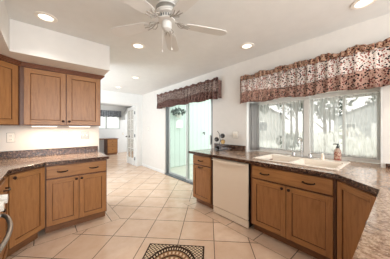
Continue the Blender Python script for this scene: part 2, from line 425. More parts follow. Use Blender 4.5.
obj('reflection_frame', B((-.1, -.10, 0, -.085, -.085, .26), (.085, -.10, 0, .1, -.085, .26), (-.1, -.10, 0, .1, -.012, .015), (-.1, -.10, .25, .1, -.012, .27), (-.006, -.1, .015, .006, -.09, .25)), 'trim', sc_, .002)
obj('reflection_glow', B((-.08, -.085, .02, .08, -.02, .245)), emit('reflection_glow', (1, 1, .98), 1.2), sc_)
def leafmass(bm, c, rad, n, size, squash=1, seed=1):
    rnd = random.Random(seed)
    for _ in range(n):
        v = Vector((rnd.gauss(0, 1), rnd.gauss(0, 1), rnd.gauss(0, 1))); v.normalize(); v *= rad*rnd.uniform(.45, 1)**.6
        p = Vector(c)+Vector((v.x, v.y, v.z*squash)); q = Matrix.Rotation(rnd.uniform(0, 6.28), 3, Vector((rnd.random(), rnd.random(), rnd.random()+.01)).normalized())
        s = size*rnd.uniform(.6, 1.3)
        pts = [q @ Vector(k) for k in ((-s, 0, 0), (0, -s*.45, s*.1), (s, 0, 0), (0, s*.45, s*.1))]
        bm.faces.new([bm.verts.new(p+k) for k in pts])
M['leaf_dark'] = paint('dark_leaves', lin(74, 92, 84), .6, 0, .3)
M['leaf'] = paint('grey_green_leaves', lin(92, 104, 92), .7, 0, .3)
M['blossom'] = paint('white_blossom', lin(238, 238, 232), .7, 0, .05)
M['bark'] = paint('grey_bark', lin(112, 104, 98), .9, .4, .3)
bp = thing('hanging_basket', 'dark leafy hanging basket on the patio by the board wall', 'plant', (3.42, 4.85, 1.72))
bm = bmesh.new(); leafmass(bm, (0, 0, .12), .26, 190, .05, .5, 3); obj('foliage', bm, 'leaf_dark', bp)
bm = bmesh.new(); lathe(bm, [(.05, -.06), (.10, 0), (.12, .06)], 16); obj('basket', bm, 'trim', bp, smooth=True)
bm = bmesh.new(); tube(bm, [(0, 0, .05), (0, 0, .95), (0, .195, .95)], .004); obj('hanging_hook', bm, 'dark', bp)
hh = thing('hose_tap', 'small dark tap on the patio board wall', 'tap', (4.72, 5.05, 1.02))
bm = bmesh.new(); tube(bm, [(0, 0, .1), (0, -.07, .1), (0, -.085, .03)], .014); obj('spout', bm, 'bronze', hh)
bm = bmesh.new(); lathe(bm, [(.004, .10), (.045, .12), (.045, .13), (.004, .14)], 12, (0, -.05)); obj('tap_handle', bm, 'bronze', hh)

# yard beyond the kitchen window
t = NT('blown_out_lawn', .9, .1); t.color(t.ramp(t.noise(1.5, 6), [(.35, lin(190, 196, 184)), (.65, lin(224, 226, 218))])); M['lawn'] = t.m  # grass colour paled to imitate overexposure
struct('ground', B((2.98, -45, -.3, 90, 70, -.1)), 'lawn', 'overexposed-looking pale lawn outside the kitchen window', 'ground')
def house(name, label, loc, rotz, wx, wy, hz, rise, wallc, roofc):
    h = thing(name, label, 'house', loc, rotz, 'houses across the yard')
    bm = bmesh.new(); box(bm, -wx/2, -wy/2, 0, wx/2, wy/2, hz)
    a = [bm.verts.new(p) for p in ((-wx/2, -wy/2, hz), (-wx/2, wy/2, hz), (-wx/2, 0, hz+rise))]; b = [bm.verts.new(p) for p in ((wx/2, -wy/2, hz), (wx/2, wy/2, hz), (wx/2, 0, hz+rise))]
    bm.faces.new(a); bm.faces.new(b); obj('wall', bm, wallc, h)
    bm = bmesh.new()
    for s in (-1, 1):
        e = .5; k = rise/(wy/2)
        pts = [(-wx/2-.4, s*(wy/2+e), hz-k*e), (wx/2+.4, s*(wy/2+e), hz-k*e), (wx/2+.4, 0, hz+rise), (-wx/2-.4, 0, hz+rise)]
        lo = [bm.verts.new(p) for p in pts]; hi = [bm.verts.new((p[0], p[1], p[2]+.18)) for p in pts]
        bm.faces.new(lo); bm.faces.new(hi)
        for i in range(4): bm.faces.new((lo[i], lo[(i+1) % 4], hi[(i+1) % 4], hi[i]))
    obj('roof', bm, roofc, h)
    for k in (-.28, .28):
        f = obj('window', B((-wx/2-.05, wy*k-.6, 1.0, -wx/2, wy*k+.6, 2.2)), 'trim', h)
        obj('pane', B((-wx/2-.07, wy*k-.5, 1.1, -wx/2-.05, wy*k+.5, 2.1)), 'alu_dark', f)
    obj('door', B((-wx/2-.05, -.5, 0, -wx/2, .5, 2.1)), 'trim', h)
    return h
M['stucco'] = paint('pale_stucco', lin(190, 190, 186), .8, .2, .05)
M['stucco2'] = paint('grey_stucco', lin(178, 180, 180), .8, .2, .05)
M['roofing'] = paint('grey_shingles', lin(118, 120, 122), .8, .3, .2)
house('house', 'pale gabled house across the yard behind the left half of the kitchen window', (23, 14.5, -.1), math.radians(20), 9, 8.5, 2.9, 2.3, 'stucco', 'roofing')
house('house', 'low grey house across the yard behind the right half of the kitchen window', (42, 3.0, -.1), math.radians(4), 9, 10, 3.0, 2.2, 'stucco2', 'roofing')
def tree(name, label, loc, h, rad, leafm, seed, n=420, size=.16):
    tr = thing(name, label, 'tree' if h > 2 else 'shrub', loc)
    bm = bmesh.new(); tube(bm, [(0, 0, 0), (.05, .02, h*.35), (.0, .05, h*.7)], [h*.03, h*.022, h*.012], 8)
    for k in range(5):
        a = k*1.3+seed; tube(bm, [(.03, .03, h*(.3+.07*k)), (math.cos(a)*rad*.6, math.sin(a)*rad*.6, h*(.5+.08*k))], [h*.012, h*.004], 6)
    obj('trunk', bm, 'bark', tr)
    bm = bmesh.new(); leafmass(bm, (0, 0, h-rad*.8), rad, n, size, .8, seed); obj('foliage', bm, leafm, tr); return tr
tree('flowering_shrub', 'white-blossomed shrub just outside the window behind the soap bottle', (5.3, .95, -.1), 1.45, .62, 'blossom', 4, 900, .055)
tree('flowering_shrub', 'smaller white-blossomed shrub behind the right window sheer', (7.0, .35, -.1), 1.2, .5, 'blossom', 9, 600, .055)
tree('shrub', 'low grey-green shrub in the yard left of the window post', (8.6, 3.5, -.1), 1.2, .5, 'leaf', 12, 400, .07)
tree('yard_tree', 'grey-green yard tree seen at the left end of the kitchen window', (10.5, 6.4, -.1), 4.6, 1.5, 'leaf', 21)
tree('yard_tree', 'grey-green yard tree seen just right of the window post', (13, 3.1, -.1), 4.3, 1.5, 'leaf', 33)
tree('yard_tree', 'tall grey-green yard tree seen at the right end of the window', (15, .2, -.1), 5.4, 1.3, 'leaf', 45)

for k, (x, y, h, rd) in enumerate(((38, 33, 9, 3.2), (40, 25, 8, 3.0), (44, 17, 10, 3.6), (50, 11, 8.5, 3.2), (58, 2.5, 9.5, 3.6), (46, -7, 8, 3.2), (24, 23.5, 7, 2.2), (20, 7.2, 6.0, 1.5))):
    tree('yard_tree', ('distant rounded tree, left end of the row behind the houses', 'distant tree second from the left behind the houses', 'tall distant tree in the middle behind the houses', 'distant tree just right of the pale gabled house', 'tall distant tree behind the low grey house', 'distant tree at the right end of the row', 'tree standing left of the pale gabled house', 'slim tree in front of the gap between the two houses')[k], (x, y, -.1), h, rd, 'leaf', 50+k, 500, .38)
# ------------------------------------------------------------------ cabinets
def knob_mesh():
    bm = bmesh.new(); lathe(bm, [(.006, 0), (.006, -.012), (.015, -.018), (.016, -.026), (.010, -.031), (.001, -.032)], 14, (0, 0), 'y'); return bm
def pull_mesh(wd=.10):
    bm = bmesh.new(); n = 9
    pts = [(-wd/2, 0, 0)] + [(-wd/2+wd*i/n, -.026-.006*math.sin(PI*i/n), -.006*math.sin(PI*i/n)) for i in range(n+1)] + [(wd/2, 0, 0)]
    tube(bm, pts, [.008]+[.006+.003*math.sin(PI*i/n) for i in range(n+1)]+[.008], 8); return bm
def panel_door(parent, x0, x1, z0, z1, name='door', knob=None, pull=None, rail=.055, y=0.0, mat='wood'):
    """framed recessed panel; front face at y-.02, local -y faces the room"""
    bm = bmesh.new(); f = y-.02; r = rail
    box(bm, x0, f, z0, x0+r, y, z1); box(bm, x1-r, f, z0, x1, y, z1)
    box(bm, x0+r, f, z0, x1-r, y, z0+r, 1); box(bm, x0+r, f, z1-r, x1-r, y, z1, 1)
    q = .0045
    box(bm, x0+r, f+.005, z0+r, x0+r+q, y, z1-r, 2); box(bm, x1-r-q, f+.005, z0+r, x1-r, y, z1-r, 2)
    box(bm, x0+r+q, f+.005, z0+r, x1-r-q, y, z0+r+q, 2); box(bm, x0+r+q, f+.005, z1-r-q, x1-r-q, y, z1-r, 2)
    box(bm, x0+r+q, f+.010, z0+r+q, x1-r-q, y, z1-r-q)
    o = obj(name, bm, (mat, 'wood_h', 'wood_glaze'), parent, .0025)
    if knob: obj('knob', knob_mesh(), 'bronze', o, 0, True, (knob[0], f, knob[1]))
    if pull: obj('pull', pull_mesh(.09), 'bronze', o, 0, True, (pull[0], f, pull[1]))
    return o
def drawer(parent, x0, x1, z0, z1, pulls=()):
    bm = bmesh.new(); box(bm, x0, -.02, z0, x1, 0, z1)
    o = obj('drawer', bm, 'wood_h', parent, .005)
    for p in pulls: obj('pull', pull_mesh(), 'bronze', o, 0, True, (p, -.02, (z0+z1)/2))
    return o
def base_body(parent, wd, dp, y0=0.0, toe=.075, sink=False):
    obj('body', B((0, y0, .10, wd, y0+dp, .70), (0, y0, .70, wd, y0+.02, .868), (0, y0+.02, .70, .02, y0+dp, .868), (wd-.02, y0+.02, .70, wd, y0+dp, .868)) if sink else B((0, y0, .10, wd, y0+dp, .868)), 'wood_dark', parent, .001)
    obj('toe_kick', B((.0, y0+toe, 0, wd, y0+toe+.02, .10)), 'wood_toe', parent)
zD0, zD1, zW0, zW1 = .118, .682, .702, .848
# left run
c = thing('base_cabinet', 'two-door base cabinet under the left counter with one wide drawer', 'cabinet', (.02, 2.83, 0), 0, 'base cabinets')
base_body(c, .69, .595)
drawer(c, .012, .678, zW0, zW1, (.17, .52))
panel_door(c, .012, .342, zD0, zD1, knob=(.315, .655)); panel_door(c, .348, .678, zD0, zD1, knob=(.375, .655))
# left diagonal corner cabinet
def local_poly(pts, loc, rz):
    cs, sn = math.cos(-rz), math.sin(-rz)
    return [((x-loc[0])*cs-(y-loc[1])*sn, (x-loc[0])*sn+(y-loc[1])*cs) for x, y in pts]
L0 = (-.275, 2.545); rz = PI/4; wd = .41
c = thing('corner_cabinet', 'diagonal corner base cabinet with a tall single door left of the drawer', 'cabinet', (*L0, 0), rz, 'base cabinets')
bm = bmesh.new(); prism(bm, local_poly([(-.275, 2.545), (.012, 2.832), (.012, 3.42), (-.92, 3.42), (-.92, 2.545)], L0, rz), .10, .868); obj('body', bm, 'wood_dark', c)
obj('toe_kick', B((.03, .06, 0, wd-.03, .08, .10)), 'wood_toe', c)
panel_door(c, .012, wd-.015, zD0, zW1, knob=(.045, .815), rail=.055)
# cabinet between range and corner
c = thing('base_cabinet', 'narrow base cabinet between the oven and the corner cabinet', 'cabinet', (-.28, 2.04, 0), PI/2, 'base cabinets')
base_body(c, .495, .62); drawer(c, .012, .483, zW0, zW1, (.25,)); panel_door(c, .012, .483, zD0, zD1, knob=(.05, .655))
# right run
c = thing('base_cabinet', 'narrow single-door cabinet with drawer at the end beside the dishwasher', 'cabinet', (2.03, 2.425, 0), -PI/2, 'base cabinets')
base_body(c, .445, .61); drawer(c, .012, .433, zW0, zW1, (.22,)); panel_door(c, .012, .433, zD0, zD1, pull=(.22, .663))
c = thing('sink_cabinet', 'wide two-door sink cabinet with a false drawer front and two pulls', 'cabinet', (2.03, 1.275, 0), -PI/2, 'base cabinets')
base_body(c, .875, .61, sink=True); drawer(c, .03, .855, zW0, zW1, (.2, .66))
panel_door(c, .03, .437, zD0, zD1, knob=(.405, .655)); panel_door(c, .445, .855, zD0, zD1, knob=(.477, .655))
L1 = (2.03, .395); rz = -.75*PI; wd = .42
c = thing('corner_cabinet', 'diagonal corner cabinet below the bend of the sink counter', 'cabinet', (*L1, 0), rz, 'base cabinets')
bm = bmesh.new(); prism(bm, local_poly([(2.03, .395), (1.735, .10), (1.735, -.52), (2.64, -.52), (2.64, .395)], L1, rz), .10, .868); obj('body', bm, 'wood_dark', c)
obj('toe_kick', B((.03, .06, 0, wd-.03, .08, .10)), 'wood_toe', c)
panel_door(c, .03, wd-.01, zD0, zW1)
c = thing('peninsula_cabinet', 'long cabinet carrying the counter end at the lower right', 'cabinet', (1.73, .085, 0), PI, 'base cabinets')
base_body(c, 1.15, .58); drawer(c, .012, 1.138, zW0, zW1, (.3, .85)); panel_door(c, .012, .572, zD0, zD1); panel_door(c, .578, 1.138, zD0, zD1)

# countertops
c = thing('countertop', 'brown speckled stone countertop on the left-hand cabinets', 'countertop', (0, 0, 0), 0, 'stone countertops')
bm = bmesh.new(); prism(bm, [(-.255, 2.03), (-.255, 2.50), (.025, 2.785), (.735, 2.785), (.735, 3.428), (-.938, 3.428), (-.938, 2.03)], .87, .91, 0, 1)
obj('worktop', bm, ('granite', 'granite_edge'), c, .004)
obj('backsplash', B((-.90, 3.408, .91, .715, 3.429, 1.012)), 'granite_edge', c, .003)
c = thing('countertop', 'brown speckled stone countertop around the sink, bending to the right', 'countertop', (0, 0, 0), 0, 'stone countertops')
bm = bmesh.new()
for pts in ([(1.98, 2.50), (1.98, 1.30), (2.655, 1.30), (2.655, 2.50)],
            [(1.98, 1.30), (1.98, .42), (2.16, .42), (2.16, 1.30)], [(2.70, .42), (2.93, .42), (2.93, 1.30), (2.70, 1.30)],
            [(2.655, 1.30), (2.93, 1.30), (2.93, 1.745), (2.655, 1.745)],
            [(1.98, .42), (1.98, .378), (1.70, .105), (.5, .105), (.5, -.52), (2.655, -.52), (2.655, .157), (2.93, .157), (2.93, .42)]):
    prism(bm, pts, .87, .91, 0, 1)
bmesh.ops.remove_doubles(bm, verts=bm.verts, dist=.0005)
obj('worktop', bm, ('granite', 'granite_edge'), c)
obj('backsplash', B((2.636, 1.77, .911, 2.658, 2.495, 1.012)), 'granite_edge', c, .003)
obj('backsplash', B((2.636, -.5, .911, 2.658, .12, .96)), 'granite_edge', c, .003)

# ------------------------------------------------------------------ sink
s = thing('kitchen_sink', 'cream double-bowl sink set in the counter under the window', 'sink', (2.13, .405, .911))
w_, l_ = .60, .91
bm = B((0, 0, 0, .035, l_, .014), (.46, 0, 0, w_, l_, .014), (.035, 0, 0, .46, .035, .014), (.035, l_-.035, 0, .46, l_, .014), (.035, .44, -.02, .46, .475, .012))
obj('rim', bm, 'sink', s, .004)
def bowl(y0, y1):
    bm = bmesh.new(); z = -.17
    a = [(.036, y0), (.459, y0), (.459, y1), (.036, y1)]; b = [(.07, y0+.03), (.43, y0+.03), (.43, y1-.03), (.07, y1-.03)]
    A = [bm.verts.new((x, y, .004)) for x, y in a]; Bv = [bm.verts.new((x, y, z)) for x, y in b]
    for i in range(4): bm.faces.new((A[i], A[(i+1) % 4], Bv[(i+1) % 4], Bv[i]))
    bm.faces.new(Bv); o = obj('bowl', bm, 'sink', s)
    m = o.modifiers.new('solid', 'SOLIDIFY'); m.thickness = .006
    bm = bmesh.new(); lathe(bm, [(.04, z), (.042, z+.004), (.012, z+.002)], 18, (.25, (y0+y1)/2)); obj('drain', bm, 'chrome', o)
bowl(.035, .44); bowl(.475, .875)
f = thing('kitchen_faucet', 'gooseneck faucet rising behind the sink in front of the window post', 'faucet', (2.665, .90, .925))
obj('base_bar', B((-.028, -.13, 0, .028, .13, .016)), 'chrome', f, .006)
bm = bmesh.new(); tube(bm, [(0, 0, .01), (0, 0, .2)] + [(-.055+.055*math.cos(a*PI/8), 0, .2+.07*math.sin(a*PI/8)) for a in range(1, 9)] + [(-.11, 0, .155)], .012, 12); obj('spout', bm, 'chrome', f, 0, True)
for sgn in (-1, 1):
    h = bmesh.new(); lathe(h, [(.02, .014), (.018, .05), (.012, .062)], 14, (0, sgn*.1)); obj('valve', h, 'chrome', f, 0, True)
    h = bmesh.new(); tube(h, [(0, sgn*.1, .056), (0, sgn*.14, .066), (-.005, sgn*.185, .068)], [.009, .007, .006], 8); obj('lever', h, 'chrome', f, 0, True)
cp = thing('sink_soap_pump', 'short cream soap pump on the sink deck right of the faucet', 'soap dispenser', (2.665, .66, .925))
bm = bmesh.new(); lathe(bm, [(.018, 0), (.018, .045), (.01, .055), (.01, .07)], 14); obj('stem', bm, 'cream', cp, 0, True)
bm = bmesh.new(); tube(bm, [(0, 0, .07), (-.045, 0, .066)], [.011, .007], 8); obj('nozzle', bm, 'cream', cp, 0, True)

# soap bottle
t = NT('soap_label', .4, .4); n_ = t.noise(38, 2, None, .5, 1.5)
t.color(t.ramp(n_, [(.38, lin(120, 40, 36)), (.46, lin(170, 120, 100)), (.53, lin(214, 196, 176)), (.6, lin(120, 44, 40)), (.7, lin(60, 40, 40))], 'CONSTANT')); M['soap_label'] = t.m
t = NT('amber_soap', .1, .5, 0, lin(196, 168, 150)); t.b.inputs['Transmission Weight'].default_value = .3; M['soap'] = t.m
sb = thing('soap_bottle', 'hand soap bottle with red floral label and black pump', 'bottle', (2.735, .525, .911))
def oval(bm, prof, ax, ay, n=24):
    rings = [[bm.verts.new((ax*r*math.cos(2*PI*i/n), ay*r*math.sin(2*PI*i/n), z)) for i in range(n)] for r, z in prof]
    for k in range(len(rings)-1):
        for i in range(n): bm.faces.new((rings[k][i], rings[k][(i+1) % n], rings[k+1][(i+1) % n], rings[k+1][i]))
    bm.faces.new(rings[0]); bm.faces.new(rings[-1])
bm = bmesh.new(); oval(bm, [(.9, 0), (1, .008), (1, .125), (.85, .145), (.4, .158), (.35, .17)], .026, .036); obj('bottle_body', bm, 'soap', sb, 0, True)
bm = bmesh.new(); oval(bm, [(1.02, .018), (1.02, .115)], .026, .036); obj('label', bm, 'soap_label', sb, 0, True)
bm = bmesh.new(); lathe(bm, [(.017, .168), (.017, .185), (.006, .187), (.006, .205), (.013, .207), (.013, .218)], 14); tube(bm, [(0, 0, .213), (-.02, .035, .211), (-.022, .04, .204)], .005, 8); obj('pump', bm, 'dark', sb, 0, True)

# ------------------------------------------------------------------ dishwasher
d = thing('dishwasher', 'cream dishwasher under the counter with a curved lip handle', 'dishwasher', (2.015, 1.945, 0), -PI/2)
wd = .645
obj('body', B((.01, .03, .02, wd-.01, .6, .865)), 'dark', d)
bm = bmesh.new(); n = 14
# door slab with slightly crowned front
for j in range(n+1): pass
box(bm, .010, 0, .118, wd-.010, .03, .852)
dd = obj('door', bm, 'cream', d, .006)
bm = bmesh.new(); n = 16; zt_ = .846
arc = [(.03+(wd-.06)*i/n, zt_-.012-.036*math.sin(PI*i/n)) for i in range(n+1)]
fr = [bm.verts.new((x, -.045, z)) for x, z in arc]; tp = [bm.verts.new((x, -.045, zt_)) for x, z in arc]
fb = [bm.verts.new((x, 0, z+.008)) for x, z in arc]; tb = [bm.verts.new((x, 0, zt_)) for x, z in arc]
for i in range(n):
    bm.faces.new((fr[i], fr[i+1], tp[i+1], tp[i])); bm.faces.new((fb[i], fb[i+1], fr[i+1], fr[i])); bm.faces.new((tp[i], tp[i+1], tb[i+1], tb[i])); bm.faces.new((tb[i], tb[i+1], fb[i+1], fb[i]))
bm.faces.new((fr[0], tp[0], tb[0], fb[0])); bm.faces.new((fr[n], tp[n], tb[n], fb[n]))
obj('handle', bm, 'cream', dd, .004)
obj('control_strip', B((.006, -.004, .853, wd-.006, .03, .866)), 'grey_plate', dd, .001)
obj('kick_plate', B((.01, .012, .012, wd-.01, .03, .107)), 'cream', d, .003)

# ------------------------------------------------------------------ wall cabinets (left)
c = thing('wall_cabinet', 'two-door wall cabinet hung under the soffit above the left counter', 'cabinet', (-.222, 3.10, 1.352), 0, 'wall cabinets')
ww = .912; hh_ = .74
obj('body', B((0, 0, 0, ww, .325, hh_)), 'wood_dark', c, .001)
panel_door(c, .04, .465, .012, hh_-.012, knob=(.435, .06), rail=.06); panel_door(c, .475, ww-.012, .012, hh_-.012, knob=(.505, .06), rail=.06)
bm = bmesh.new()
for k, (o_, z0, z1) in enumerate(((.012, .735, .75), (.026, .75, .765), (.042, .765, .783))):
    box(bm, .0, -.02-o_, z0, ww+o_, .325, z1)
obj('crown_molding', bm, 'wood_crown', c, .003)
L2 = (-.60, 2.722); rz = PI/4; wd = .534
c = thing('wall_cabinet', 'diagonal corner wall cabinet cut by the left edge of the photo', 'cabinet', (*L2, 1.352), rz, 'wall cabinets')
bm = bmesh.new(); prism(bm, local_poly([(-.60, 2.722), (-.224, 3.098), (-.224, 3.425), (-.935, 3.425), (-.935, 2.722)], L2, rz), 0, hh_); obj('body', bm, 'wood_dark', c)
panel_door(c, .03, wd-.035, .012, hh_-.012, rail=.06)
bm = bmesh.new()
for k, (o_, z0, z1) in enumerate(((.012, .735, .75), (.026, .75, .765), (.042, .765, .783))):
    prism(bm, [(0, -.02-o_), (wd-.02, -.02-o_), (wd-.0, 0), (wd, .02), (0, .02)], z0, z1)
obj('crown_molding', bm, 'wood_crown', c, .003)
# under-cabinet light bars
def bar(x, y, label):
    u = thing('under_cabinet_light', label, 'light', (x, y, 1.334), 0, 'under-cabinet lights')
    obj('housing', B((-.14, -.03, .006, .14, .03, .017)), 'white_plastic', u); obj('diffuser', B((-.13, -.025, 0, .13, .025, .006)), emit('warm_diffuser', (1, .82, .62), 2), u)
    l = bpy.data.lights.new('bar_light', 'AREA'); l.shape = 'RECTANGLE'; l.size = .26; l.size_y = .05; l.energy = 2.2; l.color = (1, .8, .6)
    lo = bpy.data.objects.new('bar_light', l); C.objects.link(lo); lo.parent = u; lo.location = (0, 0, -.004)
bar(.02, 3.17, 'slim light bar under the wall cabinet, left one'); bar(.42, 3.17, 'slim light bar under the wall cabinet, right one')

# ------------------------------------------------------------------ range
r = thing('oven_range', 'stainless oven range at the lower left edge with bowed handle', 'oven', (-.275, 1.165, 0), PI/2)
rw = .755
obj('body', B((0, .0, .08, rw, .64, .90)), 'dark', r, .004)
obj('cooktop', B((-.0, -.01, .90, rw, .64, .915)), 'dark', r, .003)
for bx, by, br in ((.2, .18, .09), (.55, .18, .075), (.2, .46, .075), (.55, .46, .09)):
    bm = bmesh.new(); lathe(bm, [(br, .915), (br, .918), (br*.8, .918)], 24, (bx, by)); obj('burner', bm, 'grey_plate', r)
obj('control_panel', B((0, -.035, .76, rw, 0, .895)), 'chrome', r, .008)
for i in range(5):
    bm = bmesh.new()
    prof = []
    for k in range(32):
        pass
    n = 24; fr = []; bk = []
    for k in range(n):
        a = 2*PI*k/n; rr = .035 if k % 2 else .030
        fr.append((rr*math.cos(a), rr*math.sin(a)))
    va = [bm.verts.new((x, 0, z)) for x, z in fr]; vb = [bm.verts.new((x*.9, -.045, z*.9)) for x, z in fr]
    bm.faces.new(va); bm.faces.new(vb)
    for k in range(n): bm.faces.new((va[k], va[(k+1) % n], vb[(k+1) % n], vb[k]))
    obj('control_knob', bm, 'white_plastic', r, 0, False, (rw*(i+.5)/5+.03*(i-2)*.4, -.035, .808))
od = obj('oven_door', B((.006, -.03, .22, rw-.006, 0, .745)), 'dark', r, .006)
obj('door_window', B((.13, -.034, .36, rw-.13, -.03, .62)), 'bottle', od)
bm = bmesh.new(); pts = [(.04, -.03, .69)]+[(.04+(rw-.08)*i/16, -.055-.065*math.sin(PI*i/16)**.7, .69) for i in range(17)]+[(rw-.04, -.03, .69)]
tube(bm, pts, .013, 10); obj('door_handle', bm, 'steel_dark', od, 0, True)
obj('warming_drawer', B((.006, -.028, .09, rw-.006, 0, .21)), 'chrome', r, .005)

# ------------------------------------------------------------------ wine rack with bottles
rk = thing('wine_rack', 'small black wire wine rack at the far end of the sink counter', 'wine rack', (2.44, 2.17, .911), math.radians(-48))
# local: x across the picture, y away
bm = bmesh.new()
lathe(bm, [(.055, 0), (.055, .006), (.02, .010)], 20)
spots = [(-.045, .045), (.055, .163), (-.055, .205), (.05, .268)]
tube(bm, [(0, 0, .005), (.01, 0, .06), (-.008, 0, .12), (.012, 0, .18), (-.002, 0, .26), (-.005, 0, .30), (-.04, 0, .355)], .005, 8)
obj('stem', bm, 'dark', rk)
for x, z in spots:
    bm = bmesh.new(); tube(bm, [(x+.040*math.cos(a*PI/8), -.02, z+.040*math.sin(a*PI/8)) for a in range(17)], .003, 6); tube(bm, [(x*.25, 0, z), (x*.4, -.02, z)], .003, 6)
    obj('ring', bm, 'dark', rk)
for i, ((x, z), lb) in enumerate(zip(spots, ('dark wine bottle lowest in the wine rack', 'wine bottle with gold foil end in the wine rack', 'dark wine bottle second from the top of the wine rack', 'dark wine bottle topmost in the wine rack'))):
    cs, sn = math.cos(math.radians(-48)), math.sin(math.radians(-48))
    b_ = thing('wine_bottle', lb, 'bottle', (2.44+x*cs, 2.17+x*sn, .911+z), math.radians(-48), 'wine bottles in the rack')
    bm = bmesh.new(); lathe(bm, [(.001, -.082), (.020, -.08), (.032, -.086), (.0362, -.08), (.0362, .08), (.03, .10), (.0145, .125), (.0135, .17)], 20, (0, 0), 'y'); obj('bottle_body', bm, 'cork' if i == 1 else 'bottle', b_, 0, True)
    bm = bmesh.new(); lathe(bm, [(.0148, .155), (.0148, .195), (.001, .196)], 16, (0, 0), 'y'); obj('foil', bm, 'cork', b_, 0, True)

# ------------------------------------------------------------------ plates on walls
def outlet(name, label, loc, rz, wd=.072, mat='white_plastic', kind='outlet'):
    p = thing(name, label, kind, loc, rz, 'wall plates')
    obj('cover_plate', B((-wd/2, -.006, -.06, wd/2, 0, .06)), mat, p, .003)
    if mat == 'white_plastic': obj('plate_outline', B((-wd/2-.004, -.002, -.064, wd/2+.004, 0, .064)), 'grey_plate', p)  # grey rim behind the plate, drawn as its outline
    if kind == 'outlet':
        for z in (-.025, .025): 
            k = obj('socket', B((-.017, -.009, z-.016, .017, -.006, z+.016)), mat, p, .004)
            obj('slots', B((-.008, -.0095, z-.006, -.005, -.009, z+.006), (.005, -.0095, z-.006, .008, -.009, z+.006)), 'dark', k)
    else:
        for q in ((-.022, .022) if wd > .1 else (0,)):
            obj('toggle', B((q-.006, -.016, -.012, q+.006, -.006, .012)), 'white_plastic' if mat != 'white_plastic' else 'cream', p, .002)
outlet('wall_outlet', 'white outlet under the middle of the left wall cabinets', (.267, YK, 1.2), 0)
outlet('light_switch', 'grey metal double switch plate under the right end of the wall cabinets', (.53, YK, 1.2), 0, .118, 'grey_plate', 'switch')
outlet('wall_outlet', 'white outlet on the left wall near the photo edge', (-.33, YK, 1.19), 0)
outlet('light_switch', 'white double switch plate between the sliding door and the kitchen window', (XW, 1.99, 1.2), -PI/2, .118, 'white_plastic', 'switch')
outlet('light_switch', 'white switch on the right wall between the doorway and the sliding door', (XW, 5.5, 1.3), -PI/2, .072, 'white_plastic', 'switch')
outlet('light_switch', 'white switch on the far room wall right of its desk', (3.33, 9.98, 1.0), 0, .08, 'white_plastic', 'switch')

# ------------------------------------------------------------------ recessed lights
def downlight(x, y, label, e=9, first=[None]):
    u = thing('recessed_light', label, 'ceiling light', (x, y, H), 0, 'recessed ceiling lights')
    bm = bmesh.new(); lathe(bm, [(.062, -.001), (.066, -.010), (.092, -.008), (.098, -.0005), (.062, -.0002)], 28); obj('trim_ring', bm, 'white_plastic', u, 0, True)
    bm = bmesh.new(); lathe(bm, [(.001, -.0035), (.045, -.0035), (.061, -.002)], 28); obj('lamp', bm, 'bulb', u)
    l = bpy.data.lights.new('downlight_beam', 'SPOT'); l.energy = e; l.spot_size = math.radians(112); l.spot_blend = 1.0; l.color = (1, .95, .88); l.shadow_soft_size = .06
    lo = bpy.data.objects.new('downlight_beam', l); C.objects.link(lo); lo.parent = u; lo.location = (0, 0, -.02)
for x, y, lb in ((.024, 2.43, 'large recessed light at the upper left in front of the soffit'), (1.02, 2.43, 'recessed light left of the ceiling fan, mid-ceiling'),
                 (2.19, 1.436, 'recessed light right of the fan above the window valance'), (2.25, .239, 'recessed light at the top right corner of the photo'),
                 (1.62, 4.0, 'small distant recessed light near the sliding door'), (1.62, 5.24, 'farthest recessed light, before the doorway')):
    downlight(x, y, lb, 15)
for x, y in ((.8, -.6), (1.9, -1.6), (0.0, -2.0)): downlight(x, y, 'recessed light behind the viewer', 13)

# ------------------------------------------------------------------ ceiling fan
f = thing('ceiling_fan', 'white five-blade ceiling fan with two pull chains', 'ceiling fan', (.80, 1.31, -.02))
bm = bmesh.new(); lathe(bm, [(.05, 2.499), (.075, 2.49), (.076, 2.47), (.07, 2.42), (.045, 2.40), (.06, 2.395), (.085, 2.37), (.09, 2.355)], 32); obj('canopy', bm, 'fan_white', f, 0, True)
bm = bmesh.new(); lathe(bm, [(.088, 2.356), (.091, 2.352), (.091, 2.322), (.088, 2.318)], 32); obj('trim_band', bm, 'grey_plate', f, 0, True)
bm = bmesh.new(); lathe(bm, [(.09, 2.319), (.095, 2.31), (.085, 2.295), (.062, 2.288), (.062, 2.262), (.07, 2.258), (.07, 2.245), (.03, 2.24)], 32); hs = obj('motor_housing', bm, 'fan_white', f, 0, True)
bm = bmesh.new()
for k in range(20):
    a = 2*PI*k/20; q = Matrix.Rotation(a, 4, 'Z'); n0 = len(bm.verts)
    box(bm, .0605, -.005, 2.265, .0645, .005, 2.286); bm.verts.ensure_lookup_table()
    bmesh.ops.transform(bm, matrix=q, verts=bm.verts[n0:])
obj('vent_slots', bm, 'alu_dark', hs)
bm = bmesh.new(); lathe(bm, [(.032, 2.245), (.042, 2.235), (.043, 2.20), (.036, 2.18), (.02, 2.17), (.001, 2.167)], 28); obj('switch_housing', bm, 'fan_white', f, 0, True)
